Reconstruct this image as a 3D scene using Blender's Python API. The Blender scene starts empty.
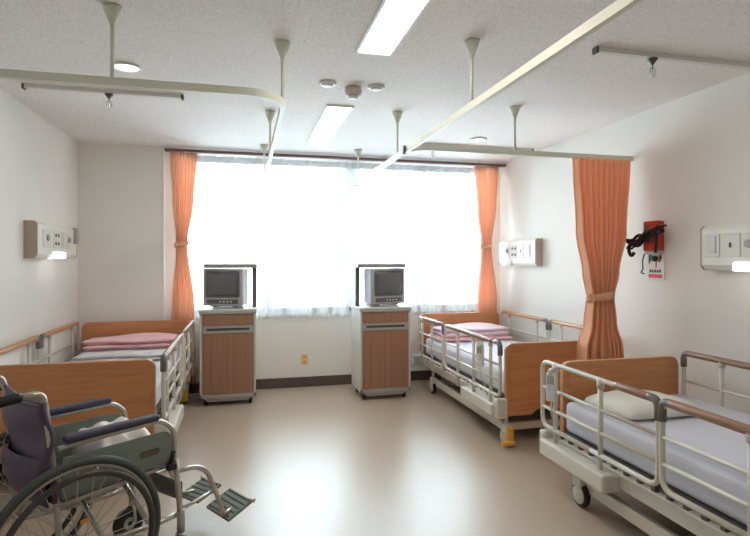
import bpy, bmesh, math, random
from mathutils import Vector, Matrix
random.seed(7)
PI = math.pi
scene = bpy.context.scene
COL = scene.collection

# ------------------------------------------------------------------ camera
YAW = 0.2426
cam_d = bpy.data.cameras.new('camera'); cam = bpy.data.objects.new('camera', cam_d); COL.objects.link(cam)
cam_d.sensor_width = 36.0; cam_d.sensor_fit = 'HORIZONTAL'
cam_d.lens = 529.4 / 750 * 36
cam_d.shift_y = -(268 - 259.3) / 750
cam.location = (0, 0, 1.35)
cam.rotation_euler = (PI / 2, 0, -YAW)
cam_d.clip_start = 0.05
scene.camera = cam

# ------------------------------------------------------------------ world, daylight, exposure
SKY = 13.0
world = bpy.data.worlds.new('overcast sky'); scene.world = world; world.use_nodes = True
bg = world.node_tree.nodes['Background']
bg.inputs[0].default_value = (0.75, 0.885, 1.0, 1); bg.inputs[1].default_value = SKY
pd = bpy.data.lights.new('window_daylight', 'AREA'); pl = bpy.data.objects.new('window_daylight', pd); COL.objects.link(pl)
pd.shape = 'RECTANGLE'; pd.size = 3.3; pd.size_y = 1.55
pl.location = (1.07, 5.80, 1.63); pl.rotation_euler = (-PI / 2, 0, 0)
pd.cycles.is_portal = True
LAMP = 11.0          # strength of the ceiling tubes
scene.view_settings.view_transform = 'Standard'; scene.view_settings.look = 'None'
scene.view_settings.gamma = 1.0; scene.view_settings.use_curve_mapping = False
scene.view_settings.exposure = 0.5
scene.cycles.max_bounces = 10; scene.cycles.diffuse_bounces = 8; scene.cycles.transparent_max_bounces = 12
scene.cycles.use_denoising = True
scene.cycles.sample_clamp_indirect = 6.0

# ------------------------------------------------------------------ materials
def lin(c):
    return tuple(((x / 255) / 12.92 if x / 255 <= .04045 else ((x / 255 + .055) / 1.055) ** 2.4) for x in c)

def mat(name, rgb, rough=.5, metal=0, spec=.5, noise=None, bump=None, wood=None, transl=None, emit=None):
    """noise=(scale, amount[, stretch xyz]); bump=(scale, strength)."""
    m = bpy.data.materials.new(name); m.use_nodes = True
    nt = m.node_tree; N = nt.nodes; L = nt.links
    b = N['Principled BSDF']
    c = lin(rgb)
    b.inputs['Base Color'].default_value = (*c, 1); b.inputs['Roughness'].default_value = rough
    b.inputs['Metallic'].default_value = metal; b.inputs['Specular IOR Level'].default_value = spec
    if emit:
        b.inputs['Emission Color'].default_value = (*lin(emit[0]), 1); b.inputs['Emission Strength'].default_value = emit[1]
    if noise or bump:
        tc = N.new('ShaderNodeTexCoord')
    if noise:
        mp = N.new('ShaderNodeMapping'); L.new(tc.outputs['Object'], mp.inputs[0])
        if len(noise) > 2: mp.inputs['Scale'].default_value = noise[2]
        n = N.new('ShaderNodeTexNoise'); n.inputs['Scale'].default_value = noise[0]; n.inputs['Detail'].default_value = 5
        L.new(mp.outputs[0], n.inputs['Vector'])
        r = N.new('ShaderNodeValToRGB')
        a = noise[1]
        r.color_ramp.elements[0].position = .3; r.color_ramp.elements[1].position = .7
        r.color_ramp.elements[0].color = (*[x * (1 - a) for x in c], 1)
        r.color_ramp.elements[1].color = (*[min(1, x * (1 + a)) for x in c], 1)
        L.new(n.outputs['Fac'], r.inputs[0]); L.new(r.outputs[0], b.inputs['Base Color'])
    if bump:
        n2 = N.new('ShaderNodeTexNoise'); n2.inputs['Scale'].default_value = bump[0]; n2.inputs['Detail'].default_value = 3
        L.new(tc.outputs['Object'], n2.inputs['Vector'])
        bp = N.new('ShaderNodeBump'); bp.inputs['Strength'].default_value = bump[1]; bp.inputs['Distance'].default_value = .01
        L.new(n2.outputs['Fac'], bp.inputs['Height']); L.new(bp.outputs[0], b.inputs['Normal'])
    if transl:
        out = [n for n in N if n.type == 'OUTPUT_MATERIAL'][0]
        t = N.new('ShaderNodeBsdfTranslucent'); t.inputs[0].default_value = (*c, 1)
        mx = N.new('ShaderNodeMixShader'); mx.inputs[0].default_value = transl
        L.new(b.outputs[0], mx.inputs[1]); L.new(t.outputs[0], mx.inputs[2]); L.new(mx.outputs[0], out.inputs[0])
    return m

def sheer_mat(name, open_, rgb=(250, 251, 252)):
    m = bpy.data.materials.new(name); m.use_nodes = True
    nt = m.node_tree; N = nt.nodes; L = nt.links
    N.remove(N['Principled BSDF']); out = [n for n in N if n.type == 'OUTPUT_MATERIAL'][0]
    c = lin(rgb)
    tr = N.new('ShaderNodeBsdfTransparent'); tl = N.new('ShaderNodeBsdfTranslucent'); df = N.new('ShaderNodeBsdfDiffuse')
    tl.inputs[0].default_value = (*c, 1); df.inputs[0].default_value = (*c, 1)
    m1 = N.new('ShaderNodeMixShader'); m1.inputs[0].default_value = .9
    L.new(tl.outputs[0], m1.inputs[1]); L.new(df.outputs[0], m1.inputs[2])
    m2 = N.new('ShaderNodeMixShader'); m2.inputs[0].default_value = 1 - open_
    L.new(tr.outputs[0], m2.inputs[1]); L.new(m1.outputs[0], m2.inputs[2]); L.new(m2.outputs[0], out.inputs[0])
    return m

def glass_mat(name):
    m = bpy.data.materials.new(name); m.use_nodes = True
    nt = m.node_tree; N = nt.nodes; L = nt.links
    N.remove(N['Principled BSDF']); out = [n for n in N if n.type == 'OUTPUT_MATERIAL'][0]
    tr = N.new('ShaderNodeBsdfTransparent'); tr.inputs[0].default_value = (.95, .98, .97, 1)
    gl = N.new('ShaderNodeBsdfGlossy'); gl.inputs['Roughness'].default_value = .02
    fr = N.new('ShaderNodeFresnel'); fr.inputs[0].default_value = 1.45
    mx = N.new('ShaderNodeMixShader'); L.new(fr.outputs[0], mx.inputs[0])
    L.new(tr.outputs[0], mx.inputs[1]); L.new(gl.outputs[0], mx.inputs[2]); L.new(mx.outputs[0], out.inputs[0])
    return m

def ceiling_mat():
    m = mat('rockwool ceiling tile', (242, 237, 234), .9, spec=.1)
    nt = m.node_tree; N = nt.nodes; L = nt.links; b = N['Principled BSDF']
    tc = N.new('ShaderNodeTexCoord')
    n = N.new('ShaderNodeTexNoise'); n.inputs['Scale'].default_value = 95; n.inputs['Detail'].default_value = 3
    L.new(tc.outputs['Object'], n.inputs['Vector'])
    r = N.new('ShaderNodeValToRGB'); c = lin((242, 237, 234))
    r.color_ramp.elements[0].position = .36; r.color_ramp.elements[1].position = .62
    r.color_ramp.elements[0].color = (*[x * .87 for x in c], 1); r.color_ramp.elements[1].color = (*[min(1, x * 1.04) for x in c], 1)
    L.new(n.outputs['Fac'], r.inputs[0])
    br = N.new('ShaderNodeTexBrick'); br.offset = .5
    br.inputs['Color1'].default_value = (1, 1, 1, 1); br.inputs['Color2'].default_value = (.985, .985, .985, 1)
    br.inputs['Mortar'].default_value = (.93, .93, .93, 1)
    br.inputs['Scale'].default_value = 1; br.inputs['Mortar Size'].default_value = .0025
    br.inputs['Brick Width'].default_value = .6; br.inputs['Row Height'].default_value = .3
    L.new(tc.outputs['Object'], br.inputs['Vector'])
    mx = N.new('ShaderNodeMix'); mx.data_type = 'RGBA'; mx.blend_type = 'MULTIPLY'; mx.inputs[0].default_value = 1
    L.new(r.outputs[0], mx.inputs[6]); L.new(br.outputs[0], mx.inputs[7]); L.new(mx.outputs[2], b.inputs['Base Color'])
    bp = N.new('ShaderNodeBump'); bp.inputs['Strength'].default_value = .18; bp.inputs['Distance'].default_value = .003
    L.new(n.outputs['Fac'], bp.inputs['Height']); L.new(bp.outputs[0], b.inputs['Normal'])
    return m

def wood_mat(name, rgb, amount, axis_scale, rough=.4, scale=6):
    m = mat(name, rgb, rough)
    nt = m.node_tree; N = nt.nodes; L = nt.links; b = N['Principled BSDF']
    tc = N.new('ShaderNodeTexCoord'); mp = N.new('ShaderNodeMapping'); mp.inputs['Scale'].default_value = axis_scale
    L.new(tc.outputs['Object'], mp.inputs[0])
    n = N.new('ShaderNodeTexNoise'); n.inputs['Scale'].default_value = scale; n.inputs['Detail'].default_value = 8; n.inputs['Distortion'].default_value = .6
    L.new(mp.outputs[0], n.inputs['Vector'])
    c = lin(rgb); r = N.new('ShaderNodeValToRGB')
    r.color_ramp.elements[0].position = .32; r.color_ramp.elements[1].position = .66
    r.color_ramp.elements[0].color = (*[x * (1 - amount) for x in c], 1)
    r.color_ramp.elements[1].color = (*[min(1, x * (1 + amount * .6)) for x in c], 1)
    L.new(n.outputs['Fac'], r.inputs[0]); L.new(r.outputs[0], b.inputs['Base Color'])
    return m

M = dict(
    wall=mat('wall paper', (238, 234, 228), .85, spec=.2, noise=(2.5, .015), bump=(160, .12)),
    ceil=ceiling_mat(),
    floor=mat('vinyl floor', (184, 168, 149), .33, spec=.9, noise=(30, .04), bump=(3, .03)),
    skirt=mat('dark brown skirting', (92, 78, 74), .5),
    trim=mat('white trim', (235, 233, 228), .5),
    alu=mat('window aluminium', (205, 212, 220), .4, .3),
    glass=glass_mat('window glass'),
    sheer=sheer_mat('sheer net', .56), header=mat('sheer header tape', (214, 216, 218), .9, spec=.1, transl=.12),
    orange=mat('orange curtain cloth', (255, 221, 199), .85, spec=.1, noise=(14, .08, (6, 6, .4)), transl=.4),
    orange2=mat('orange partition curtain cloth', (255, 208, 174), .85, spec=.1, noise=(14, .06, (6, 6, .4)), transl=.3),
    tie=mat('curtain tie cloth', (236, 178, 148), .8, spec=.1),
    rail=mat('cream track', (216, 219, 203), .45),
    brownrail=mat('brown window track', (112, 76, 66), .5),
    wood=wood_mat('bed board wood', (200, 138, 92), .13, (.6, 6, 9), .38),
    woodedge=wood_mat('bed board edge', (178, 112, 66), .12, (.6, 6, 9), .4),
    grip=wood_mat('rail grip wood', (150, 110, 84), .25, (14, .7, 14), .4),
    gripo=wood_mat('rail grip light wood', (196, 142, 100), .2, (14, .7, 14), .4),
    door=wood_mat('cabinet door wood', (158, 117, 92), .18, (34, 34, .35), .45, 3),
    grey=mat('grey laminate', (172, 168, 164), .45), lgrey=mat('light grey laminate', (218, 216, 212), .45),
    dgrey=mat('dark grey plastic', (88, 84, 80), .45), black=mat('black rubber', (26, 25, 26), .55),
    cream=mat('cream enamel', (208, 203, 190), .35), creamd=mat('cream plastic', (206, 200, 184), .45),
    capgrey=mat('grey corner cap', (112, 104, 96), .45),
    steel=mat('polished steel', (205, 205, 202), .22, .9),
    sheet=mat('white sheet', (226, 228, 238), .9, spec=.1, noise=(5, .03), bump=(16, .25)),
    sheetb=mat('pale blue sheet', (216, 217, 228), .9, spec=.1, noise=(5, .04), bump=(14, .3)),
    pillow=mat('cream pillow case', (226, 226, 216), .9, spec=.1, bump=(20, .2)),
    pink=mat('pink blanket', (246, 200, 204), .9, spec=.1, noise=(11, .16, (1, 3, 5)), bump=(40, .3)),
    pale=mat('pale pink blanket', (242, 218, 228), .9, spec=.1, noise=(9, .08, (1, 3, 5)), bump=(40, .3)),
    greyblanket=mat('grey blanket fold', (222, 219, 222), .9, spec=.1, bump=(40, .3)),
    plate=mat('console cover', (232, 230, 222), .4), plate2=mat('console plate', (222, 219, 208), .4),
    endcap=mat('console end cap', (178, 164, 150), .5), sock=mat('socket dark', (70, 66, 62), .5),
    lamp=mat('tube light', (255, 255, 255), .5, emit=((250, 255, 252), 1.8)),
    tubeglow=mat('ceiling tube diffuser', (255, 255, 255), .5, emit=((255, 242, 230), LAMP)),
    spot=mat('downlight glow', (255, 255, 255), .5, emit=((255, 248, 230), 5.0)),
    tvbody=mat('tv grey plastic', (168, 168, 170), .4), tvside=mat('tv silver side', (222, 228, 240), .35, .1),
    screen=mat('tv screen', (92, 95, 97), .15, spec=.7), tvdark=mat('tv dark plastic', (96, 92, 92), .45),
    yellow=mat('yellow pedal', (226, 172, 76), .45), purple=mat('purple vinyl', (84, 70, 92), .55, noise=(25, .12), bump=(60, .2)),
    pad=mat('navy arm pad', (66, 62, 82), .5), teal=mat('grey green panel', (122, 132, 124), .5, noise=(8, .05)),
    chrome=mat('wheelchair tube', (190, 186, 176), .28, .75), tire=mat('grey tyre', (70, 76, 72), .6),
    hrim=mat('dark hand rim', (62, 56, 54), .35), red=mat('red plastic', (205, 72, 52), .45),
    redt=mat('red print', (222, 62, 88), .6), card=mat('white card', (238, 232, 226), .6), ink=mat('dark print', (80, 72, 70), .6),
    outlet=mat('cream outlet', (238, 204, 160), .5), orangep=mat('orange reflector', (226, 150, 60), .4),
    fixture=mat('lamp housing', (225, 225, 222), .5), detector=mat('detector casing', (196, 186, 172), .5),
    shelfgrey=mat('stand shelf grey', (150, 142, 140), .5), lampoff=mat('unlit lamp cover', (236, 236, 232), .4),
    cabwhite=mat('cabinet side laminate', (206, 203, 196), .45),
    brass=mat('embossed badge', (96, 82, 68), .5),
)

# ------------------------------------------------------------------ mesh helpers
class MB:
    def __init__(s): s.bm = bmesh.new()
    def _merge(s, t):
        me = bpy.data.meshes.new('t'); t.to_mesh(me); t.free(); s.bm.from_mesh(me); bpy.data.meshes.remove(me)
    def box(s, x0, x1, y0, y1, z0, z1, bev=0, seg=2, mx=None):
        t = bmesh.new(); bmesh.ops.create_cube(t, size=1)
        for v in t.verts: v.co = Vector((x0 + (v.co.x + .5) * (x1 - x0), y0 + (v.co.y + .5) * (y1 - y0), z0 + (v.co.z + .5) * (z1 - z0)))
        if bev: bmesh.ops.bevel(t, geom=t.edges[:], offset=bev, segments=seg, profile=.5, affect='EDGES')
        if mx is not None: bmesh.ops.transform(t, matrix=mx, verts=t.verts[:])
        bmesh.ops.recalc_face_normals(t, faces=t.faces[:]); s._merge(t); return s
    def tube(s, pts, r, n=10, closed=False, cap=True):
        P = [Vector(p) for p in pts]; m = len(P); rings = []
        T = []
        for i in range(m):
            a = P[i - 1] if (i or closed) else P[i]; b = P[(i + 1) % m] if (i < m - 1 or closed) else P[i]
            T.append((b - a).normalized())
        up = Vector((0, 0, 1)) if abs(T[0].z) < .9 else Vector((1, 0, 0))
        nrm = (up - T[0] * up.dot(T[0])).normalized()
        for i in range(m):
            if i:
                nrm = nrm - T[i] * nrm.dot(T[i])
                if nrm.length < 1e-6: nrm = T[i].orthogonal()
                nrm.normalize()
            bi = T[i].cross(nrm)
            rr = r[i] if isinstance(r, (list, tuple)) else r
            rings.append([s.bm.verts.new(P[i] + (nrm * math.cos(2 * PI * k / n) + bi * math.sin(2 * PI * k / n)) * rr) for k in range(n)])
        for i in range(m if closed else m - 1):
            A, B = rings[i], rings[(i + 1) % m]
            for k in range(n):
                f = s.bm.faces.new((A[k], A[(k + 1) % n], B[(k + 1) % n], B[k])); f.smooth = True
        if cap and not closed:
            s.bm.faces.new(rings[0][::-1]); s.bm.faces.new(rings[-1])
        return s
    def cyl(s, a, b, r, n=16, r2=None): return s.tube([a, b], [r, r if r2 is None else r2], n)
    def lathe(s, prof, n=28, mx=None):
        t = bmesh.new(); rings = []
        for (r, z) in prof: rings.append([t.verts.new((r * math.cos(2 * PI * k / n), r * math.sin(2 * PI * k / n), z)) for k in range(n)])
        for A, B in zip(rings, rings[1:]):
            for k in range(n):
                f = t.faces.new((A[k], A[(k + 1) % n], B[(k + 1) % n], B[k])); f.smooth = True
        t.faces.new(rings[0][::-1]); t.faces.new(rings[-1])
        if mx is not None: bmesh.ops.transform(t, matrix=mx, verts=t.verts[:])
        bmesh.ops.recalc_face_normals(t, faces=t.faces[:]); s._merge(t); return s
    def prism(s, poly, y0, y1, bev=0, mx=None):
        """outline in x,z extruded along y"""
        t = bmesh.new(); a = [t.verts.new((x, y0, z)) for x, z in poly]; b = [t.verts.new((x, y1, z)) for x, z in poly]
        f1 = t.faces.new(a); f2 = t.faces.new(b[::-1]); n = len(poly)
        for k in range(n): t.faces.new((a[k], b[k], b[(k + 1) % n], a[(k + 1) % n]))
        if bev: bmesh.ops.bevel(t, geom=list(f1.edges) + list(f2.edges), offset=bev, segments=2, profile=.5, affect='EDGES')
        if mx is not None: bmesh.ops.transform(t, matrix=mx, verts=t.verts[:])
        bmesh.ops.recalc_face_normals(t, faces=t.faces[:]); s._merge(t); return s
    def surf(s, fn, nu, nv, smooth=True):
        g = [[s.bm.verts.new(fn(i / nu, j / nv)) for i in range(nu + 1)] for j in range(nv + 1)]
        for j in range(nv):
            for i in range(nu):
                f = s.bm.faces.new((g[j][i], g[j][i + 1], g[j + 1][i + 1], g[j + 1][i])); f.smooth = smooth
        return s
    def build(s, name, m, parent=None, solid=0, sub=0):
        me = bpy.data.meshes.new(name); s.bm.to_mesh(me); s.bm.free()
        me.materials.append(M[m] if isinstance(m, str) else m)
        o = bpy.data.objects.new(name, me); COL.objects.link(o)
        if parent: o.parent = parent
        if solid: d = o.modifiers.new('thick', 'SOLIDIFY'); d.thickness = solid; d.offset = 0
        if sub: d = o.modifiers.new('sub', 'SUBSURF'); d.levels = sub; d.render_levels = sub
        return o

def fillet(pts, r, n=6):
    P = [Vector(p) for p in pts]; out = [P[0]]
    for i in range(1, len(P) - 1):
        a, b, c = P[i - 1], P[i], P[i + 1]
        d1 = (a - b); d2 = (c - b); rr = min(r, d1.length * .49, d2.length * .49)
        p1 = b + d1.normalized() * rr; p2 = b + d2.normalized() * rr
        for k in range(n + 1):
            t = k / n; out.append(p1 * (1 - t) ** 2 + b * 2 * t * (1 - t) + p2 * t ** 2)
    out.append(P[-1]); return out

def tag(o, label, cat, group=None):
    o['label'] = label; o['category'] = cat
    if group: o['group'] = group
    return o
def thing(name, label, cat, loc=(0, 0, 0), rz=0, group=None):
    o = bpy.data.objects.new(name, None); COL.objects.link(o); o.empty_display_size = .1
    o.location = loc; o.rotation_euler = (0, 0, rz)
    return tag(o, label, cat, group)
def struct(name, mb, m, parent=None):
    o = mb.build(name, m, parent)
    if not parent: o['kind'] = 'structure'
    return o
def lbl(o, text): o['label'] = text; return o
def copy_tree(o, parent=None):
    c = o.copy(); COL.objects.link(c)
    if parent: c.parent = parent
    for ch in [x for x in bpy.data.objects if x.parent == o]: copy_tree(ch, c)
    return c
def disc_poly(cx, cz, r, n=24): return [(cx + r * math.cos(2 * PI * k / n), cz + r * math.sin(2 * PI * k / n)) for k in range(n)]
def rrect(x0, x1, z0, z1, r, n=6, corners=(1, 1, 1, 1)):
    """outline, corners: bottom-left, bottom-right, top-right, top-left"""
    out = []
    for (cx, cz, a, on, px, pz) in ((x0 + r, z0 + r, PI, corners[0], x0, z0), (x1 - r, z0 + r, 1.5 * PI, corners[1], x1, z0),
                                    (x1 - r, z1 - r, 0, corners[2], x1, z1), (x0 + r, z1 - r, .5 * PI, corners[3], x0, z1)):
        if on: out += [(cx + r * math.cos(a + .5 * PI * k / n), cz + r * math.sin(a + .5 * PI * k / n)) for k in range(n + 1)]
        else: out.append((px, pz))
    return out

# ------------------------------------------------------------------ room
XL, XR, YB, YF, ZC = -1.52, 2.89, 5.63, -1.9, 2.45
WX0, WX1, WZ0, WZ1 = -.62, 2.76, .79, 2.40
struct('floor', MB().box(XL - .2, XR + .2, YF - .2, YB + .3, -.1, 0), 'floor')
struct('ceiling', MB().box(XL - .2, XR + .2, YF - .2, YB + .3, ZC, ZC + .1), 'ceil')
struct('wall_left', MB().box(XL - .15, XL, YF - .2, YB + .3, 0, ZC), 'wall')
struct('wall_right', MB().box(XR, XR + .15, YF - .2, YB + .3, 0, ZC), 'wall')
struct('wall_front', MB().box(XL, XR, YF - .15, YF, 0, ZC), 'wall')
struct('wall_back', MB().box(XL, XR, YB, YB + .2, 0, WZ0).box(XL, XR, YB, YB + .2, WZ1, ZC).box(XL, WX0, YB, YB + .2, WZ0, WZ1).box(WX1, XR, YB, YB + .2, WZ0, WZ1)
       .box(XL, -.765, YB - .12, YB, 0, ZC), 'wall')
bz = .105
struct('baseboard_back', MB().box(-.765, XR, YB - .012, YB, 0, bz, .003).box(XL, -.765, YB - .132, YB - .12, 0, bz, .003).box(-.765, -.753, YB - .13, YB, 0, bz, .003), 'skirt')
struct('baseboard_left', MB().box(XL, XL + .012, YF, YB - .12, 0, bz, .003), 'skirt')
struct('baseboard_right', MB().box(XR - .012, XR, YF, YB, 0, bz, .003), 'skirt')
struct('trim_1', MB().box(-.775, -.758, YB - .128, YB - .112, bz, ZC, .003), 'trim')

# window
win = bpy.data.objects.new('window_1', None); COL.objects.link(win); win['kind'] = 'structure'
YW = YB + .10
def px_x(u, y):   # x where the sight line of photo column u meets depth y
    r = (u - 375.4) / 529.4; c, s = math.cos(YAW), math.sin(YAW); d = y / (c - r * s); return d * (r * c + s)
muls = [(px_x(268, YW), .05), (px_x(351, YW), .13), (px_x(423, YW), .05)]
f = MB().box(WX0, WX1, YW - .04, YW + .04, WZ0, WZ0 + .05).box(WX0, WX1, YW - .04, YW + .04, WZ1 - .05, WZ1).box(WX0, WX0 + .05, YW - .04, YW + .04, WZ0, WZ1).box(WX1 - .05, WX1, YW - .04, YW + .04, WZ0, WZ1)
f.build('window_frame', 'alu', win)
for x, w in muls: MB().box(x - w / 2, x + w / 2, YW - .05, YW + .05, WZ0 + .05, WZ1 - .05, .004).build('mullion', 'alu', win)
ed = [WX0 + .05] + [q for x, w in muls for q in (x - w / 2, x + w / 2)] + [WX1 - .05]
for i in range(4): MB().box(ed[2 * i], ed[2 * i + 1], YW - .003, YW + .003, WZ0 + .05, WZ1 - .05).build('pane', 'glass', win)
MB().box(WX0, WX1, YB - .03, YB + .06, WZ0 - .03, WZ0, .006).build('window_sill', 'trim', win)
for u in (285, 315, 330, 349, 418, 443):
    x = px_x(u, YB); MB().box(x - .025, x + .025, YB - .045, YB - .02, WZ0 + .0, WZ0 + .05, .01).build('sash_latch', 'dgrey', win)

# ------------------------------------------------------------------ curtains
def curtain_surface(mb, cx, cy, dx, dy, prof, folds, z0, z1, nu=140, nv=46, phase=0, jitter=.3):
    """prof(t)->(centre shift, half width, fold amplitude), t=0 bottom..1 top"""
    nx, ny = -dy, dx
    def fn(i, j):
        sh, w, a = prof(j)
        k = i + .006 * math.sin(9 * i + phase) * jitter
        off = a * (math.sin(2 * PI * folds * k + phase) + .35 * math.sin(2 * PI * folds * .53 * k + 1.7 + phase + j * 1.2))
        s = sh + (2 * i - 1) * w
        return (cx + dx * s + nx * off, cy + dy * s + ny * off, z0 + (z1 - z0) * j)
    mb.surf(fn, nu, nv); return mb
def lerp_prof(keys):
    def f(t):
        for (t0, *a), (t1, *b) in zip(keys, keys[1:]):
            if t <= t1:
                q = (t - t0) / (t1 - t0); q = q * q * (3 - 2 * q)
                return [x + (y - x) * q for x, y in zip(a, b)]
        return keys[-1][1:]
    return f
def tie_band(cx, cy, rx, ry, z, h, parent, dirx=1, diry=0):
    pts = [(math.cos(2 * PI * k / 28), math.sin(2 * PI * k / 28)) for k in range(28)]
    b = MB()
    def fn(i, j):
        a = 2 * PI * i; lx, ly = rx * math.cos(a), ry * math.sin(a)
        return (cx + dirx * lx - diry * ly, cy + diry * lx + dirx * ly, z - h / 2 + h * j + .012 * math.cos(a))
    b.surf(fn, 28, 3); return b.build('tie_band', 'tie', parent, solid=.004)

# sheer net, one half each side of the wide mullion
yS = YB - .068
xm = px_x(351, yS); xl = px_x(190, yS); xr = px_x(482, yS)
for (a, b, lab, ph) in ((xl, xm - .004, 'white sheer net curtain over the left half of window', 0), (xm + .004, xr, 'white sheer net curtain over the right half of window', 2.1)):
    t = thing('sheer_curtain', lab, 'curtain', group='sheer nets at the window')
    mb = MB(); n = int((b - a) / .085)
    curtain_surface(mb, (a + b) / 2, yS, 1, 0, lerp_prof([(0, 0, (b - a) / 2, .019), (.2, 0, (b - a) / 2, .012), (1, 0, (b - a) / 2, .010)]), n, .74, 2.385, nu=n * 7, nv=16, phase=ph)
    mb.build('net_cloth', 'sheer', t)
    mb = MB(); curtain_surface(mb, (a + b) / 2, yS - .004, 1, 0, lerp_prof([(0, 0, (b - a) / 2, .010), (1, 0, (b - a) / 2, .011)]), n, 2.32, 2.385, nu=n * 7, nv=2, phase=ph)
    mb.build('header_tape', 'header', t)

tag(MB().box(-.75, XR, YB - .075, YB - .05, 2.412, 2.428, .003).box(-.75, XR, YB - .16, YB - .11, 2.404, 2.428, .003).build('window_curtain_track', 'brownrail'),
    'dark brown double curtain track along the window head', 'curtain track')
def win_curtain(name_lab, ua, ub, u_tie, w_tie, z_tie, ub0, ub1, z0, ph):
    y = YB - .132
    xa, xb, xt = px_x(ua, y), px_x(ub, y), px_x(u_tie, y); b0, b1 = px_x(ub0, y), px_x(ub1, y)
    t = thing('window_curtain', name_lab, 'curtain', (xt, y, 0), group='orange curtains at the window')
    z1 = 2.398; tt = (z_tie - z0) / (z1 - z0)
    p = lerp_prof([(0, (b0 + b1) / 2 - xt, (b1 - b0) / 2, .022), (tt * .55, ((b0 + b1) / 2 - xt) * .6, (b1 - b0) / 2 * .85, .024), (tt, 0, w_tie, .022), (tt + (1 - tt) * .5, ((xa + xb) / 2 - xt) * .7, w_tie + ((xb - xa) / 2 - w_tie) * .6, .022), (1, (xa + xb) / 2 - xt, (xb - xa) / 2, .014)])
    mb = MB(); curtain_surface(mb, 0, 0, 1, 0, p, 8, z0, z1, phase=ph); mb.build('curtain_cloth', 'orange', t, solid=.003)
    tie_band(0, 0, w_tie + .012, .036, z_tie, .045, t)
win_curtain('orange curtain tied back at the left end of window', 170, 198, 182, .055, 1.50, 171, 198, .12, .4)
win_curtain('orange curtain tied back at the right end of window, behind the far right bed', 475, 500, 486.5, .062, 1.50, 477, 500, .12, 1.9)

# partition curtain between the two right beds
yP = 3.43
def fx(u): return px_x(u, yP)
t = thing('partition_curtain', 'gathered orange privacy curtain hanging between the two right-hand beds', 'curtain', (fx(600), yP, 0))
z0, z1 = .28, 2.10
def zt(z): return (z - z0) / (z1 - z0)
cx0 = fx(600)
def pk(z, ua, ub, a): return (zt(z), (fx(ua) + fx(ub)) / 2 - cx0, (fx(ub) - fx(ua)) / 2, a)
p = lerp_prof([pk(.28, 578, 628, .05), pk(.68, 580, 621, .045), pk(.88, 587, 614, .04), pk(1.07, 589, 612, .035), pk(1.25, 585, 617, .035), pk(1.55, 578, 625, .03), pk(2.10, 574, 630, .022)])
mb = MB(); curtain_surface(mb, 0, 0, 1, 0, p, 10, z0, z1, nu=180, nv=60, phase=.8); mb.build('curtain_cloth', 'orange2', t, solid=.003)
tie_band(0, 0, .105, .062, 1.075, .055, t)

# ------------------------------------------------------------------ curtain tracks on ceiling rods
TZ = 2.12
def hanger(x, y, parent):
    h = MB().cyl((x, y, TZ + .012), (x, y, ZC - .07), .0085, 10).build('hanger_rod', 'rail', parent)
    MB().lathe([(.011, 0), (.016, .012), (.036, .062), (.04, .08)], 18, Matrix.Translation((x, y, ZC - .081))).build('ceiling_cone', 'rail', h)
def track_profile(pts):
    """flat box-section rail along a horizontal polyline"""
    mb = MB(); P = [Vector(p) for p in pts]; rings = []
    for i, p in enumerate(P):
        a = P[max(i - 1, 0)]; b = P[min(i + 1, len(P) - 1)]; t = (b - a).normalized(); n = Vector((-t.y, t.x, 0))
        rings.append([mb.bm.verts.new(p + n * sx + Vector((0, 0, sz))) for sx, sz in ((-.012, -.018), (.012, -.018), (.012, .018), (-.012, .018))])
    for A, B in zip(rings, rings[1:]):
        for k in range(4): mb.bm.faces.new((A[k], A[(k + 1) % 4], B[(k + 1) % 4], B[k]))
    mb.bm.faces.new(rings[0][::-1]); mb.bm.faces.new(rings[-1])
    return mb
t = thing('curtain_track', 'cream curtain track bending round a corner above left bed and cabinet', 'curtain track', group=None)
track_profile(fillet([(XL + .003, 2.505, TZ), (.19, 2.505, TZ), (.19, 5.30, TZ)], .22, 10)).build('track', 'rail', t)
for x, y in ((-.555, 2.505), (.19, 2.72), (.19, 4.01), (.19, 5.2)): hanger(x, y, t)
MB().box(.175, .205, 5.30, 5.312, TZ - .025, TZ + .02, .003).build('end_stop', 'dgrey', t)
t = thing('curtain_track', 'long cream curtain track running to the window with a branch above the privacy curtain', 'curtain track')
track_profile([(1.113, YF + .003, TZ), (1.113, 5.26, TZ)]).build('track', 'rail', t)
track_profile(fillet([(1.127, 3.75, TZ), (1.127, 3.47, TZ), (XR - .003, 3.47, TZ)], .2, 10)).build('branch_track', 'rail', t)
for x, y in ((1.113, 2.47), (1.113, 3.80), (1.113, 5.2), (1.90, 3.47)): hanger(x, y, t)
MB().box(1.098, 1.128, 5.26, 5.272, TZ - .025, TZ + .02, .003).build('end_stop', 'dgrey', t)
MB().box(1.085, 1.10, 3.55, 3.58, TZ - .03, TZ + .03, .003).build('joint_clamp', 'dgrey', t)

# drip-bottle rails with a sliding hook, fixed under the ceiling
def drip_rail(x0, x1, y, xh, lab):
    t = thing('drip_rail', lab, 'drip rail', ((x0 + x1) / 2, y, 0), group='drip rails on the ceiling')
    c = (x0 + x1) / 2
    MB().box(x0 - c, x1 - c, -.018, .018, ZC - .026, ZC, .003).build('rail', 'lgrey', t)
    for e in (x0 - c, x1 - c): MB().box(e - .008, e + .008, -.02, .02, ZC - .034, ZC, .003).build('end_cap', 'dgrey', t)
    h = MB().lathe([(.006, 0), (.012, .01), (.026, .026), (.026, .032)], 14, Matrix.Translation((xh - c, 0, ZC - .06))).build('trolley', 'dgrey', t)
    z = ZC - .055
    MB().tube([(xh - c, 0, z)] + [(xh - c + .02 * math.sin(a) * .8, 0, z - .045 - .028 * math.cos(a)) for a in [k * PI / 8 for k in range(0, 14)]], .0035, 8).build('hook', 'steel', h)
drip_rail(-1.34, -.40, 3.75, -.85, 'grey drip rail with hook on ceiling above left bed')
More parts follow.
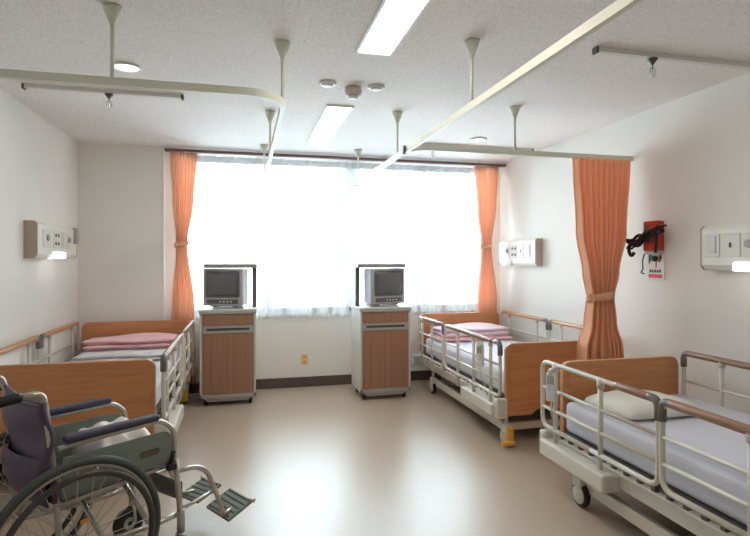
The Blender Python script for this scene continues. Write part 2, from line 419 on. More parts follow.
drip_rail(1.77, XR - .03, 2.39, 2.12, 'grey drip rail with hook on ceiling above the near right bed')
drip_rail(1.585, XR - .10, 4.75, 1.74, 'grey drip rail with hook on ceiling above the far right bed')

# ------------------------------------------------------------------ ceiling lights and devices
def trough(y0, y1, lab):
    x0, x1 = .58, .757
    t = thing('ceiling_light', lab, 'ceiling light', ((x0 + x1) / 2, (y0 + y1) / 2, ZC), group='recessed strip lights')
    w, l = (x1 - x0) / 2, (y1 - y0) / 2
    f = MB().box(-w - .012, -w + .004, -l - .012, l + .012, -.012, 0, .002).box(w - .004, w + .012, -l - .012, l + .012, -.012, 0, .002).box(-w, w, -l - .012, -l + .004, -.012, 0, .002).box(-w, w, l - .004, l + .012, -.012, 0, .002)
    f.build('lamp_frame', 'fixture', t)
    MB().box(-w + .004, w - .004, -l + .004, l - .004, -.009, -.001).build('diffuser', 'tubeglow', t)
trough(3.74, 5.01, 'lit strip light in the ceiling nearest the window')
trough(1.46, 2.73, 'lit strip light at top middle, nearer than the other strip')
def downlight(x, y, lab):
    t = thing('downlight', lab, 'ceiling light', (x, y, ZC), group='round downlights')
    MB().lathe([(.075, 0), (.082, -.004), (.08, -.012), (.068, -.014), (.066, -.006)], 28).build('ring', 'fixture', t)
    MB().lathe([(.066, -.005), (.05, -.011), (.001, -.014)], 28).build('lens', 'spot', t)
downlight(-.65, 3.27, 'round lit downlight in the ceiling above left bed')
downlight(2.08, 4.48, 'round lit downlight in the ceiling above the far right bed')
t = thing('smoke_detector', 'round beige smoke detector on the ceiling between the two strip lights', 'smoke detector', (.68, 3.33, ZC))
MB().lathe([(.055, 0), (.057, -.02), (.048, -.05), (.03, -.056)], 24).build('body', 'detector', t)
MB().lathe([(.03, -.056), (.034, -.064), (.02, -.072)], 20).build('sensor_cap', 'lgrey', t)
for x, lab in ((.505, 'small flat white disc on the ceiling left of the smoke detector'), (.817, 'small flat white disc on the ceiling right of the smoke detector')):
    t = thing('ceiling_disc', lab, 'ceiling fitting', (x, 3.27, ZC), group='small ceiling discs')
    MB().lathe([(.055, 0), (.055, -.008), (.045, -.016)], 24).build('rim', 'lgrey', t)
    MB().lathe([(.038, -.016), (.03, -.022), (.01, -.024)], 20).build('centre_cap', 'fixture', t)

# ------------------------------------------------------------------ hospital beds
def side_rail(parent, x, y0, y1, side, grip, grip_rng, z1=.75, z0=.375, legs=(.18, .62), caps=(1, 1), seg=2):
    """tube frame in the plane x; side=+-1 is outward"""
    r = .0125
    rail = MB()
    rail.tube(fillet([(x, (y0 + y1) / 2, z0), (x, y0, z0), (x, y0, z1), (x, (y0 + y1) / 2, z1), (x, y1, z1), (x, y1, z0), (x, (y0 + y1) / 2, z0)], .06, 5), r, 10)
    for z in (z0 + .11, z0 + .225): rail.cyl((x, y0, z), (x, y1, z), .0095, 10)
    o = rail.build('side_rail', 'cream', parent)
    for l in legs:
        y = y0 + (y1 - y0) * l
        MB().cyl((x, y, z1 - .02), (x, y, .275), .0125, 10).cyl((x, y, z1 + .005), (x, y, z1 - .04), .018, 10).build('post', 'cream', o)
    if grip:
        a, b = [y0 + (y1 - y0) * q for q in grip_rng]
        MB().tube([(x, a, z1), (x, a + .02, z1), (x, b - .02, z1), (x, b, z1)], [.015, .019, .019, .015], 12).build('grip', grip, o)
    for k, (yc, sgn) in enumerate(((y0, 1), (y1, -1))):
        if caps[k]:
            MB().tube(fillet([(x, yc, z1 - .085), (x, yc, z1), (x, yc + sgn * .075, z1)], .06, 6), .0185, 12).build('corner_cap', 'capgrey', o)
    return o

def caster(parent, x, y, pedal=False, r=.066):
    c = MB().box(x - .026, x + .026, y - .05, y + .03, .10, .165, .012).cyl((x, y - .01, .15), (x, y - .01, .22), .014).build('caster', 'creamd', parent)
    w = Matrix.Translation((x, y, r)) @ Matrix.Rotation(PI / 2, 4, 'Y')
    MB().lathe([(r - .012, -.017), (r - .003, -.014), (r, -.006), (r, .006), (r - .003, .014), (r - .012, .017)], 26, w).build('caster_wheel', 'black', c)
    for sgn in (-1, 1):
        MB().lathe([(r - .016, sgn * .016), (r - .018, sgn * .021), (.012, sgn * .024), (.003, sgn * .026)], 22, w).build('hub_cover', 'cream', c)
    if pedal:
        MB().box(x - .03, x + .03, y - .075, y - .045, .05, .15, .012).box(x - .075, x + .03, y - .10, y - .06, .025, .055, .01).build('brake_pedal', 'yellow', c)

def hospital_bed(label, cx, cy, L, rails, sheet, cover_side, pedal=None, rot=0, hw=.465, cast=(.27, .30)):
    t = thing('hospital_bed', label, 'bed', (cx, cy, 0), rot, 'adjustable hospital beds')
    h = L / 2; ya, yb = -h + cast[0], h - cast[1]
    # boards
    def board(name, y, z0, z1, cut):
        a, b = y - .017, y + .017
        if cut: poly = [(-hw, z0), (-hw + .20, z0), (-hw + .26, z0 + .05), (hw - .26, z0 + .05), (hw - .20, z0), (hw, z0)]
        else: poly = [(-hw, z0), (hw, z0)]
        top = rrect(-hw, hw, z0, z1, .05, 6)[7 * 2:]
        o = MB().prism(poly + top, a, b, .006).build(name, 'wood', t)
        for yy in (a, b):
            s = -1 if yy == a else 1
            MB().prism(rrect(-hw + .035, hw - .035, z0 + .085, z1 - .032, .03), yy - (.0035 if s < 0 else -.0005), yy + (.0035 if s > 0 else -.0005), .001).build('panel', 'wood', o)
        return o
    board('headboard', h - .017, .26, .765, False)
    board('footboard', -h + .017, .215, .74, True)
    # frame
    for s in (-1, 1):
        MB().box(s * .455 - .022, s * .455 + .022, -h + .04, h - .04, .235, .31, .008).build('side_beam', 'cream', t)
        MB().box(s * .425 - .02, s * .425 + .02, ya, yb, .085, .15, .006).build('base_beam', 'cream', t)
    MB().box(-.44, .44, -h + .05, -h + .10, .24, .30, .005).box(-.44, .44, h - .10, h - .05, .24, .30, .005).box(-.44, .44, -.03, .03, .24, .30, .005).build('cross_beam', 'creamd', t)
    for y in (ya + .06, yb - .06): MB().box(-.41, .41, y - .02, y + .02, .09, .145, .005).build('base_cross_beam', 'creamd', t)
    d = MB().box(-.43, .43, -h + .05, h - .05, .32, .335)
    for k in range(22):
        y = -h + .09 + k * (L - .18) / 21
        for s in (-1, 1): d.box(s * .455 - .012, s * .455 + .012, y - .012, y + .012, .305, .35)
    d.build('bed_deck', 'dgrey', t)
    for y in (-.42, .42):
        a = MB()
        for s in (-1, 1): a.tube([(s * .22, y - .18, .13), (s * .22, y + .14, .26)], .018, 8)
        a.cyl((-.30, y + .14, .26), (.30, y + .14, .26), .016, 8)
        a.build('lift_arm', 'grey', t)
    MB().box(-.12, .12, -.25, .15, .15, .24, .02).build('motor_box', 'dgrey', t)
    # plastic cover box outside the beam at the foot end
    x0 = cover_side * .455
    a, b = sorted((x0 + cover_side * .0, x0 + cover_side * .115))
    MB().box(a, b, -h + .03, -h + .60, .215, .305, .014).build('cover_box', 'cream', t)
    a, b = sorted((x0 + cover_side * .0, x0 + cover_side * .09))
    MB().box(a, b, -h - .01, -h + .045, .20, .345, .014).build('bumper', 'cream', t)
    MB().box(a, b, h - .05, h + .005, .22, .33, .014).build('bumper', 'cream', t)
    for s in (-1, 1):
        for y in (ya, yb): caster(t, s * .455, y, pedal == (s, 1 if y > 0 else -1))
    # mattress with a rounded, slightly soft edge
    mw, ml = .415, h - .05
    mb = MB(); mb.box(-mw, mw, -ml, ml, .336, .515, .035, 4)
    for v in mb.bm.verts:
        if v.co.z > .45: v.co.z += .006 * math.sin(9 * v.co.y) * math.cos(5 * v.co.x)
    mb.build('mattress', sheet, t)
    for r in rails: side_rail(t, *r)
    return t

def blanket(lab, cx, cy, w, d, h, m, name='folded_blanket', layers=3, m2=None, z=.522):
    t = thing(name, lab, 'blanket', (cx, cy, z))
    th = h / layers
    for k in range(layers):
        mb = MB()
        ww, dd = w / 2 - .012 * (k % 2) - .01 * k, d / 2 - .012 * k
        def top(i, j, s=1):
            x = (2 * i - 1) * ww; y = (2 * j - 1) * dd
            e = 1 - max(abs(2 * i - 1), abs(2 * j - 1)) ** 8
            return x, y, e
        n = 22
        g = []
        for s in (0, 1):
            row = [[None] * (n + 1) for _ in range(n + 1)]
            for a in range(n + 1):
                for b in range(n + 1):
                    x, y, e = top(a / n, b / n)
                    wob = .020 * math.sin(7 * x + k * 2) * math.cos(9 * y + k)
                    row[a][b] = mb.bm.verts.new((x + .006 * math.sin(20 * y + k), y + .008 * math.sin(14 * x + 2 * k), k * th + (th * .5 + th * .5 * (e ** .5) + (wob if k == layers - 1 else 0) * e if s else th * .5 - th * .5 * e ** .5)))
            g.append(row)
        for s in (0, 1):
            for a in range(n):
                for b in range(n):
                    q = (g[s][a][b], g[s][a + 1][b], g[s][a + 1][b + 1], g[s][a][b + 1])
                    f = mb.bm.faces.new(q if s else q[::-1]); f.smooth = True
        edge = [(0, b) for b in range(n)] + [(a, n) for a in range(n)] + [(n, b) for b in range(n, 0, -1)] + [(a, 0) for a in range(n, 0, -1)]
        for (a, b), (c, e) in zip(edge, edge[1:] + edge[:1]):
            f = mb.bm.faces.new((g[0][a][b], g[1][a][b], g[1][c][e], g[0][c][e])); f.smooth = True
        bmesh.ops.recalc_face_normals(mb.bm, faces=mb.bm.faces[:])
        mb.build('fold', (m2 if m2 and k == 0 else m), t)
    return t

def pillow(lab, cx, cy, w, d, h, m, rz=0, z=.52):
    mb = MB()
    def f(sgn):
        def fn(i, j):
            x, y = 2 * i - 1, 2 * j - 1
            e = max(0, (1 - x ** 4) * (1 - y ** 4)) ** .5
            px = x * w / 2 * (1 - .05 * y * y); py = y * d / 2 * (1 - .05 * x * x)
            zz = (h * e * (1 + .08 * math.sin(5 * x + 2 * y))) if sgn > 0 else -.012 * e
            return (px, py, zz + .012)
        return fn
    mb.surf(f(1), 26, 20).surf(f(-1), 26, 20)
    bmesh.ops.remove_doubles(mb.bm, verts=mb.bm.verts[:], dist=.0005)
    bmesh.ops.recalc_face_normals(mb.bm, faces=mb.bm.faces[:])
    o = mb.build('pillow', m); o.location = (cx, cy, z); o.rotation_euler = (0, 0, rz); return tag(o, lab, 'pillow')

# left bed: head at the window end
Lx, Ly0, Ly1 = -.99, 3.45, 5.425
Lc, LL = (Ly0 + Ly1) / 2, Ly1 - Ly0
hospital_bed('wooden-ended hospital bed along the left wall behind the wheelchair', Lx, Lc, LL,
    [(.515, -LL / 2 - .02, LL / 2 - .08 - .93, 1, 'grip', (.08, .92), .755, .375, (.15, .5, .85), (1, 0)), (.515, LL / 2 - .98, LL / 2 - .05, 1, 'grip', (.05, .95), .755, .375, (.15, .5, .85), (0, 0)),
     (-.49, -LL / 2 + .04, -.02, -1, 'gripo', (.04, .96), .77, .375, (.2, .8), (0, 1)), (-.49, .02, LL / 2 - .03, -1, 'gripo', (.04, .96), .77, .375, (.2, .8), (1, 0))], 'sheet', 1, pedal=(1, 1), cast=(.27, .12))
blanket('rumpled pink blanket folded at the head of the left bed', Lx + .02, Ly1 - .27, .80, .40, .13, 'pink', layers=3, m2='greyblanket')
blanket('flat grey-white blanket lying in front of the pink one on the left bed', Lx + .02, Ly1 - .64, .78, .28, .05, 'greyblanket', layers=2)

# far right bed: head at the window end
Fx, Fy0, Fy1 = 2.30, 3.475, 5.43
Fc, FL = (Fy0 + Fy1) / 2, Fy1 - Fy0
hospital_bed('wooden-ended hospital bed in the far right corner by the window', Fx, Fc, FL,
    [(-.54, -FL / 2 - .05, .03, -1, 'grip', (.1, .97), .755, .375, (.14, .42, .72), (1, 0)), (-.54, .06, FL / 2 - .22, -1, 'grip', (.03, .8), .755, .375, (.03, .45, .85), (1, 0)),
     (.49, -FL / 2 + .04, -.02, 1, 'gripo', (.04, .96), .77, .375, (.2, .8), (0, 1)), (.49, .02, FL / 2 - .03, 1, 'gripo', (.04, .96), .77, .375, (.2, .8), (1, 0))], 'sheet', -1, pedal=(-1, -1), cast=(.03, .40))
blanket('pale pink blanket folded at the head of the far right bed', Fx + .0, Fy1 - .27, .80, .42, .13, 'pale', layers=3, m2='pink')

# near right bed, standing the other way round: its foot end points to the window
Nx, Ny1 = 2.245, 2.81; NL = 2.06; Nc = Ny1 - NL / 2
hospital_bed('made-up hospital bed in the near right corner with a single pillow', Nx, Nc, NL,
    [(.525, -NL / 2 - .0, -.125, -1, 'grip', (.70, .96), .75, .375, (.15, .58), (0, 1)), (.525, -.105, .80, -1, 'grip', (.03, .95), .75, .375, (.45, .85), (1, 0)),
     (-.405, -NL / 2 + .08, -.05, 1, 'grip', (.03, .95), .77, .375, (.3, .8), (1, 0)), (-.405, -.02, .9, 1, 'grip', (.03, .95), .77, .375, (.3, .8), (0, 0))], 'sheetb', 1, rot=PI, hw=.41)
pillow('flat cream pillow on the near right bed', Nx - .10, Ny1 - .31, .50, .42, .065, 'pillow')

# hand controls hanging on the bed rails
def hand_control(x, y, z, lab, rz):
    t = thing('hand_control', lab, 'remote control', (x, y, z), rz, 'bed hand controls')
    b = MB().box(-.03, .03, -.016, .016, -.165, 0, .012, 3).build('body', 'lgrey', t)
    k = MB().box(-.012, .012, -.03, .026, -.012, .022, .006)
    k.build('hook', 'lgrey', t)
    MB().box(-.02, .02, -.019, -.015, -.065, -.02, .002).build('display', 'grey', t)
    for q in range(3):
        for s in (-1, 1): MB().box(s * .011 - .007, s * .011 + .007, -.019, -.015, -.09 - q * .022, -.076 - q * .022, .002).build('button', 'tvside', t)
    MB().tube(fillet([(0, 0, -.16), (0, 0, -.24), (.01, .05, -.30), (.02, .09, -.40)], .05, 5), .005, 8).build('cable', 'creamd', t)
hand_control(Nx - .568, Ny1 - .16, .715, 'pale hand control hooked on the rail of the near right bed', -.9)
hand_control(Fx - .585, Fy0 + .18, .715, 'pale hand control hooked on the rail of the far right bed', -.9)

# ------------------------------------------------------------------ bedside cabinets, stands and televisions
def cabinet(x, y, lab):
    t = thing('bedside_cabinet', lab, 'cabinet', (x, y, 0), 0, 'bedside cabinets')
    w, d, H = .25, .43, .875
    b = MB().box(-w, -w + .02, 0, d, .075, H - .03, .003).box(w - .02, w, 0, d, .075, H - .03, .003).box(-w + .02, w - .02, .02, d, .08, H - .03).build('body', 'cabwhite', t)
    MB().box(-w - .006, w + .006, -.012, d + .004, H - .03, H, .006).build('top', 'grey', t)
    MB().box(-w + .022, w - .022, -.004, .02, H - .135, H - .034, .003).build('drawer', 'door', t)
    p = MB().box(-w + .022, w - .022, -.004, .02, H - .158, H - .139, .002).box(-w + .022, w - .022, -.004, .02, H - .205, H - .182, .002).box(-w + .022, -w + .06, -.004, .02, H - .182, H - .158).box(w - .06, w - .022, -.004, .02, H - .182, H - .158).build('pull_panel', 'grey', t)
    MB().box(-w + .06, w - .06, .012, .02, H - .182, H - .158).build('finger_slot', 'dgrey', p)
    MB().box(-w + .022, w - .022, -.004, .02, .115, H - .209, .003).build('door', 'door', t)
    MB().box(-w + .0, w - .0, .0, .02, .075, .113, .003).prism([(-w + .07, .04), (w - .07, .04), (w - .03, .076), (-w + .03, .076)], .02, .06, 0).build('plinth', 'grey', t)
    for sx in (-1, 1):
        for yy in (.06, d - .06):
            c = MB().box(sx * .20 - .018, sx * .20 + .018, yy - .02, yy + .02, .042, .076, .004).build('caster', 'dgrey', t)
            MB().lathe([(.018, -.014), (.027, -.01), (.027, .01), (.018, .014)], 18, Matrix.Translation((sx * .20, yy, .027)) @ Matrix.Rotation(PI / 2, 4, 'Y')).build('caster_wheel', 'black', c)
def tv_stand(x, y, H, lab, post):
    t = thing('tv_stand', lab, 'television stand', (x, y, H), 0, 'swivel stands')
    MB().box(-.265, .265, -.19, .17, 0, .014, .005).build('tray', 'lgrey', t)
    MB().box(-.14, .14, -.14, .12, .014, .03, .006).build('turntable', 'grey', t)
    MB().box(post - .022, post + .022, -.02, .06, .014, .42, .004).build('post', 'tvdark', t)
    MB().box(-.22 if post > 0 else post - .022, post + .022 if post > 0 else .22, -.14, .11, .392, .432, .006).box(post - .03, post + .03, -.05, .09, .392, .41, .004).build('shelf', 'shelfgrey', t)
    return t
def tv(x, y, z, rz, lab):
    t = thing('television', lab, 'television', (x, y, z), rz, 'small televisions')
    w, h, d = .192, .358, .12
    MB().box(-w, w, -.14, -.105, .008, h, .014, 3).build('front_case', 'tvbody', t)
    MB().box(-w + .003, w - .003, -.105, .01, .012, h - .004, .010, 2).build('middle_case', 'tvside', t)
    b = MB()
    prof = [(.01, w - .006, .02, h - .012), (.04, w - .012, .022, h - .018), (.09, w - .05, .03, h - .06), (.15, w - .085, .05, h - .09)]
    rs = [[b.bm.verts.new(p) for p in ((-a, yy, z0), (a, yy, z0), (a, yy, z1), (-a, yy, z1))] for yy, a, z0, z1 in prof]
    for A, B in zip(rs, rs[1:]):
        for k in range(4): b.bm.faces.new((A[k], A[(k + 1) % 4], B[(k + 1) % 4], B[k]))
    b.bm.faces.new(rs[0][::-1]); b.bm.faces.new(rs[-1])
    bmesh.ops.recalc_face_normals(b.bm, faces=b.bm.faces[:])
    b.build('rear_case', 'tvside', t)
    sc = MB()
    def fn(i, j):
        X, Z = (2 * i - 1), (2 * j - 1)
        return (X * .148, -.1425 - .006 * (1 - X * X) * (1 - Z * Z), .212 + Z * .108)
    sc.surf(fn, 12, 10).build('screen', 'screen', t, solid=.003)
    MB().prism(rrect(-.163, .163, .088, .335, .02), -.1425, -.139, .001).build('bezel', 'tvdark', t)
    c = MB().box(-.15, .15, -.144, -.139, .03, .07, .003).build('control_strip', 'tvdark', t)
    for k in range(4): MB().box(-.03 + k * .035, -.012 + k * .035, -.147, -.143, .043, .056, .002).build('button', 'lgrey', c)
    for s in (-1, 1): MB().box(s * .11 - .02, s * .11 + .02, -.12, .06, 0, .01, .003).build('foot', 'tvdark', t)
    MB().prism(disc_poly(0, 0, .004, 10), -.1465, -.144, 0, Matrix.Translation((.135, 0, .05))).build('power_lamp', 'red', t)
LCx, LCy, RCx, RCy = -.142, 5.06, 1.325, 4.92
cabinet(LCx, LCy, 'wood-fronted bedside cabinet beside the left bed')
cabinet(RCx, RCy, 'wood-fronted bedside cabinet beside the far right bed')
H = .875
tv_stand(LCx, LCy + .19, H, 'grey swivel stand holding the television on the left cabinet', .24)
tv_stand(RCx, RCy + .19, H, 'grey swivel stand holding the television on the right cabinet', -.24)
tv(LCx - .005, LCy + .19, H + .031, -.34, 'small grey tube television on the left cabinet, turned to the left bed')
tv(RCx + .003, RCy + .19, H + .031, .30, 'small grey tube television on the right cabinet, turned to the far right bed')

# wall socket under the window
t = thing('wall_socket', 'cream wall socket low under the window between the cabinets', 'socket', (px_x(305, YB), YB, .29))
MB().box(-.038, .038, -.010, 0, -.06, .06, .004).build('cover_plate', 'outlet', t)
for z in (-.028, .028): MB().box(-.018, .018, -.014, -.008, z - .014, z + .014, .003).build('socket_insert', 'yellow', t)

# ------------------------------------------------------------------ bed-head consoles on the side walls
def console(x, s, y0, y1, z0, z1, lab, lamp, plates, far_bracket=False, dep=.085, lit=True):
    """s=+1 faces +x (left wall); y0 near end, y1 far end"""
    t = thing('bed_head_console', lab, 'wall console', (x, (y0 + y1) / 2, (z0 + z1) / 2), 0, 'bed head consoles')
    l, h = (y1 - y0) / 2, (z1 - z0) / 2
    def bx(mb, a, b, *r): lo, hi = sorted((s * a, s * b)); return mb.box(lo, hi, *r)
    def prof(ya, yb, d, hh):  # rounded profile along y
        mb = MB(); pts = [(0, -hh), (d * .75, -hh), (d, -hh + .03), (d, hh - .02), (d - .02, hh), (0, hh)]
        t2 = bmesh.new(); A = [t2.verts.new((s * px, ya, pz)) for px, pz in pts]; B = [t2.verts.new((s * px, yb, pz)) for px, pz in pts]
        t2.faces.new(A); t2.faces.new(B[::-1])
        for k in range(6): t2.faces.new((A[k], B[k], B[(k + 1) % 6], A[(k + 1) % 6]))
        bmesh.ops.recalc_face_normals(t2, faces=t2.faces[:]); mb._merge(t2); return mb
    prof(-l + .012, l - .012, dep, h).build('cover', 'plate', t)
    prof(-l, -l + .012, dep + .002, h + .003).build('end_cap', 'endcap', t); prof(l - .012, l, dep + .002, h + .003).build('end_cap', 'endcap', t)
    for (a, b, kind) in plates:
        q = bx(MB(), dep - .002, dep + .005, -l + 2 * l * a, -l + 2 * l * b, -h * .42, h * .62, .003).build('outlet_plate', 'plate2', t)
        m = -l + l * (a + b); 
        if kind == 'sock':
            for zz in (-.02, .045):
                for yy in (-.03, .03): bx(MB(), dep + .004, dep + .008, m + yy - .016, m + yy + .016, zz - .012, zz + .012, .003).build('socket_hole', 'sock', q)
        elif kind == 'gas':
            MB().lathe([(.024, 0), (.024, .012), (.014, .016)], 18, Matrix.Translation((s * (dep + .004), m, .02)) @ Matrix.Rotation(s * PI / 2, 4, 'Y')).build('gas_port', 'grey', q)
        elif kind == 'dot':
            bx(MB(), dep + .004, dep + .009, m - .008, m + .008, 0, .03, .003).build('call_button', 'sock', q)
        elif kind == 'switch':
            bx(MB(), dep + .004, dep + .010, m - .03, m + .03, -.03, .075, .004).build('switch_rocker', 'lgrey', q)
    a, b = lamp
    bx(MB(), dep * .55, dep + .008, -l + 2 * l * a, -l + 2 * l * b, -h - .006, -h * .64, .008).build('reading_lamp', 'lamp' if lit else 'lampoff', t)
    if far_bracket: bx(MB(), dep * .2, dep + .035, l - .10, l - .055, -.01, h - .005, .006).build('bracket', 'grey', t)
    return t
console(XL, 1, 4.25, 5.18, 1.36, 1.625, 'cream bed-head console with lit lamp on the left wall', (.34, .66), [(.12, .3, 'gas'), (.36, .52, 'sock'), (.56, .66, 'switch'), (.70, .8, 'gas')], True)
console(XR, -1, 4.72, 5.50, 1.285, 1.555, 'cream bed-head console on the right wall above the far right bed', (.62, .88), [(.12, .24, 'switch'), (.3, .42, 'dot'), (.48, .62, 'sock'), (.68, .8, 'gas')], dep=.08, lit=False)
console(XR, -1, 1.70, 2.76, 1.285, 1.555, 'cream bed-head console with lit lamp on the near right wall', (.35, .78), [(.865, .965, 'switch'), (.735, .855, 'dot'), (.64, .725, 'gas'), (.42, .63, 'sock')])

# ------------------------------------------------------------------ equipment on the right wall
t = thing('wall_suction_kit', 'red holder with tangled black tubing and white gauge card on the right wall', 'medical kit', (XR, 3.22, 1.44))
MB().box(-.07, 0, -.075, .055, -.03, .185, .01).build('holder', 'red', t)
MB().box(-.074, -.068, .0, .035, .10, .165, .004).build('holder_window', 'capgrey', t)
cb = MB()
random.seed(3)
for k in range(6):
    pts = []
    for q in range(9):
        a = q / 8
        pts.append((-.085 - .03 * random.random() - .012 * (k % 3), .16 - .33 * a + .02 * random.uniform(-1, 1), .015 + .10 * a + .03 * math.sin(a * 9 + k) + .02 * random.uniform(-1, 1)))
    cb.tube(fillet(pts, .03, 3), .008 + .003 * (k % 2), 8)
cb.tube(fillet([(-.09, .15, .03), (-.10, .17, -.02), (-.09, .15, -.07), (-.08, .13, -.04)], .03, 4), .013, 8)
cb.tube(fillet([(-.09, -.10, .09), (-.11, -.12, .02), (-.09, -.09, -.04)], .03, 4), .012, 8)
cb.build('black_tubing', 'black', t)
MB().box(-.05, 0, -.07, .07, -.055, -.025, .008).build('bracket', 'lgrey', t)
c = MB().box(-.012, 0, -.085, .075, -.235, -.055, .003).build('gauge_card', 'card', t)
MB().lathe([(.02, 0), (.02, .025), (.012, .03)], 18, Matrix.Translation((-.012, -.01, -.085)) @ Matrix.Rotation(-PI / 2, 4, 'Y')).build('dial', 'black', c)
for y, z, w, h in ((.04, -.08, .006, .02), (.055, -.09, .006, .03), (-.045, -.085, .006, .025), (-.055, -.075, .006, .015), (-.01, -.125, .005, .025)):
    MB().box(-.0145, -.0115, y - w, y + w, z - h, z + h).build('scale_mark', 'ink' if z > -.12 else 'redt', c)
for k in range(5): MB().box(-.0145, -.0115, -.055 + k * .023, -.04 + k * .023, -.185, -.163 - .004 * (k % 2)).build('printed_mark', 'ink', c)
MB().box(-.015, -.0115, -.065, .06, -.222, -.198, .004).build('red_strip', 'redt', c)
MB().tube(fillet([(-.03, .085, -.05), (-.03, .105, -.10), (-.03, .10, -.17), (-.03, .125, -.19), (-.03, .09, -.195)], .02, 4), .005, 8).build('wire_loop', 'ink', t)

# ------------------------------------------------------------------ wheelchair (local: forward +x, left +y)
def w_from_cam(a, b):  # camera-aligned ground coordinates to world
    c, s = math.cos(YAW), math.sin(YAW); return (a * c + b * s, -a * s + b * c)
wx, wy = w_from_cam(-1.276, 2.113)
ang = math.atan2(.78, .63) - YAW
W = thing('wheelchair', 'folding wheelchair with purple back and grey-green side panels, front left', 'wheelchair', (wx, wy, 0), ang)
hwid = .215
def mirror(fn):
    for s in (-1, 1): fn(s)
RY = Matrix.Rotation(PI / 2, 4, 'X')
def big_wheel(s):
    y = s * .285; R = .312; ax = -.03
    k = MB()
    k.tube([(ax + R * .962 * math.cos(2 * PI * q / 64), y, .315 + R * .962 * math.sin(2 * PI * q / 64)) for q in range(64)], .0165, 10, True)
    w = k.build('rear_wheel', 'tire', W)
    MB().tube([(ax + .283 * math.cos(2 * PI * q / 64), y, .315 + .283 * math.sin(2 * PI * q / 64)) for q in range(64)], .009, 8, True).build('wheel_rim', 'chrome', w)
    MB().tube([(ax + .262 * math.cos(2 * PI * q / 64), y + s * .036, .315 + .262 * math.sin(2 * PI * q / 64)) for q in range(64)], .0115, 10, True).build('hand_rim', 'hrim', w)
    st = MB()
    for q in range(6):
        a = 2 * PI * q / 6 + .3; st.cyl((ax + .262 * math.cos(a), y + s * .036, .315 + .262 * math.sin(a)), (ax + .283 * math.cos(a), y, .315 + .283 * math.sin(a)), .005, 6)
    st.build('rim_bracket', 'chrome', w)
    sp = MB()
    for q in range(28):
        a = 2 * PI * q / 28; b = a + (.55 if q % 2 else -.55)
        sp.cyl((ax + .283 * math.cos(a), y, .315 + .283 * math.sin(a)), (ax + .026 * math.cos(b), y + (.022 if q % 4 < 2 else -.022), .315 + .026 * math.sin(b)), .0016, 5)
    sp.build('spokes', 'chrome', w)
    MB().lathe([(.012, -.035), (.03, -.028), (.03, -.02), (.016, -.014), (.016, .014), (.03, .02), (.03, .028), (.012, .035)], 20, Matrix.Translation((ax, y, .315)) @ RY).build('hub', 'chrome', w)
    MB().box(-.02, .012, y - .004, y + .004, .39, .402).build('reflector', 'orangep', w)
mirror(big_wheel)
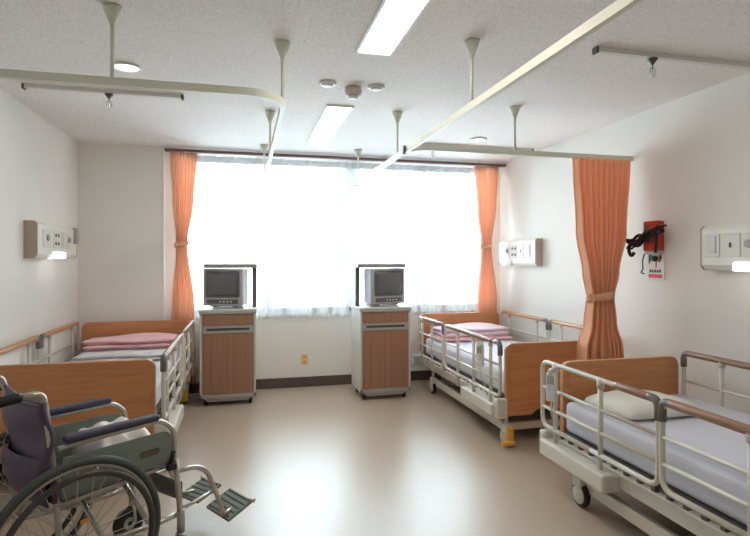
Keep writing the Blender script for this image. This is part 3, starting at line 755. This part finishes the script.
def side_frame(s):
    y = s * hwid
    f = MB()
    f.tube(fillet([(-.19, y, .872), (-.118, y, .875), (-.095, y, .70), (-.075, y, .47), (-.06, y, .26)], .06, 6), .0115, 10)   # back post
    f.cyl((-.075, y, .455), (.40, y, .475), .0115)                                   # seat tube
    f.tube(fillet([(-.062, y, .27), (.30, y, .24), (.41, y, .25)], .04, 4), .0115)   # lower tube
    f.cyl((.395, y, .49), (.42, y, .21), .0125)                                      # front down tube
    f.tube(fillet([(-.07, y, .66), (.0, y, .665), (.33, y, .67), (.385, y, .62), (.395, y, .46)], .07, 6), .0105)  # arm tube
    f.tube([(-.06, y, .29), (0, y, .315), (.05, y, .255)], .01)                      # axle plate bar
    fr = f.build('side_frame', 'chrome', W)
    MB().tube([(-.185, y, .872), (-.20, y, .872), (-.29, y, .862), (-.305, y, .860)], [.014, .0185, .0185, .014], 12).build('push_handle', 'black', fr)
    MB().tube(fillet([(-.20, y, .86), (-.17, y - s * .0, .845), (-.12, y, .82)], .02), .005, 8).build('brake_lever', 'dgrey', fr)
    MB().box(-.05, .315, y - .021, y + .021, .675, .703, .011, 3).build('arm_pad', 'pad', W)
    p = MB().prism(rrect(-.055, .375, .47, .622, .04, 5, (0, 0, 1, 0)), y - .003, y + .003, .001).build('skirt_guard', 'teal', W)
    MB().prism(rrect(.235, .32, .535, .562, .012), y + s * .003, y + s * .0055, .0005).build('badge', 'brass', p)
    b = MB().cyl((.355, y + s * .02, .47), (.375, y + s * .022, .535), .009, 10).box(.345, .385, y + s * .02 - .012, y + s * .02 + .012, .455, .485, .005)
    b.build('parking_brake', 'black', W)
    # front caster
    c = MB().cyl((.42, y, .265), (.42, y, .165), .017).tube(fillet([(.42, y - .026, .085), (.415, y - .026, .15), (.42, y, .17), (.415, y + .026, .15), (.42, y + .026, .085)], .03, 4), .008, 8).build('front_caster', 'chrome', W)
    MB().lathe([(.05, -.014), (.068, -.012), (.075, -.005), (.075, .005), (.068, .012), (.05, .014)], 26, Matrix.Translation((.40, y, .077)) @ RY).build('caster_wheel', 'black', c)
    MB().lathe([(.048, -.010), (.012, -.018), (.012, .018), (.048, .010)], 18, Matrix.Translation((.40, y, .077)) @ RY).build('caster_hub', 'grey', c)
    # leg rest with its folding foot plate
    l = MB().tube(fillet([(.40, y, .435), (.50, y, .425), (.56, y - s * .01, .38), (.64, y - s * .02, .19), (.655, y - s * .03, .14)], .05, 5), .011, 10).cyl((.41, y, .26), (.60, y - s * .015, .28), .008, 8)
    lr = l.build('leg_rest', 'chrome', W)
    mx = Matrix.Translation((.735, s * .125, .145)) @ Matrix.Rotation(-.30, 4, 'Y') @ Matrix.Rotation(s * -.10, 4, 'X')
    MB().box(-.075, .075, -.088, .088, -.010, .008, .006, 2, mx).build('foot_plate', 'teal', lr)
    e = MB()
    for xx in (-.06, -.03, 0, .03, .06): e.box(xx - .003, xx + .003, -.078, .078, .008, .011, 0, 2, mx)
    e.build('tread_ribs', 'tire', lr)
    MB().cyl((.655, y - s * .03, .14), (.73, y - s * .06, .137), .009).build('plate_hinge', 'chrome', lr)
    MB().cyl((.795, s * .195, .163), (.81, s * .225, .166), .010, 10).build('plate_peg', 'chrome', lr)
mirror(side_frame)
# folding cross bars under the seat
MB().cyl((.10, -hwid, .25), (.10, hwid, .45), .011).cyl((.13, hwid, .25), (.13, -hwid, .45), .011).cyl((.28, -hwid, .25), (.28, hwid, .46), .011).build('cross_bars', 'chrome', W)
sb = MB()
def seatf(i, j): x = -.06 + .45 * i; y = (2 * j - 1) * (hwid + .012); return (x, y, .468 + .02 * i - .022 * (1 - (2 * j - 1) ** 2))
sb.surf(seatf, 8, 10).build('seat', 'tvdark', W, solid=.008)
bk = MB()
def backf(i, j):
    z = .47 + .37 * i; y = (2 * j - 1) * (hwid + .014); x = -.083 - .026 * i - .03 * (1 - (2 * j - 1) ** 2) + (.010 * math.sin(12 * i + 3 * j))
    return (x, y, z)
b = bk.surf(backf, 14, 12).build('backrest', 'purple', W, solid=.014)
def pocket(i, j):
    z = .46 + .17 * i; y = (2 * j - 1) * (hwid + .004); bow = 1 - (2 * j - 1) ** 2
    return (-.10 - .055 * bow * (.4 + .6 * i) - .015 * math.sin(PI * i), y, z)
MB().surf(pocket, 10, 12).build('rear_pocket', 'purple', b, solid=.008)
MB().tube([(-.11, -hwid, .835), (-.135, 0, .832), (-.11, hwid, .835)], .006, 8).build('top_piping', 'pad', b)
cs = MB()
def calf(i, j): return (.425 + .02 * (1 - (2 * j - 1) ** 2) * -1, (2 * j - 1) * hwid, .30 + .08 * i)
cs.surf(calf, 3, 8).build('calf_strap', 'tvdark', W, solid=.005)
# white cloth lying on the seat
cl = thing('folded_towel', 'crumpled white cloth lying on the wheelchair seat', 'towel', (wx, wy, .485), ang)
tw = MB()
random.seed(5)
def tf(i, j):
    x, y = 2 * i - 1, 2 * j - 1; e = max(0, (1 - x ** 6) * (1 - y ** 6)) ** .5
    return (.24 + x * .13 * (1 + .1 * math.sin(4 * y)), y * .15 * (1 + .08 * math.sin(5 * x)), .004 + e * (.135 + .020 * math.sin(9 * x + 3 * y) * math.cos(8 * y)))
tw.surf(tf, 24, 24).surf(lambda i, j: (.24 + (2 * i - 1) * .13 * (1 + .1 * math.sin(4 * (2 * j - 1))), (2 * j - 1) * .15 * (1 + .08 * math.sin(5 * (2 * i - 1))), .002), 24, 24)
bmesh.ops.remove_doubles(tw.bm, verts=tw.bm.verts[:], dist=.0025); bmesh.ops.recalc_face_normals(tw.bm, faces=tw.bm.faces[:])
tw.build('cloth', 'card', cl)
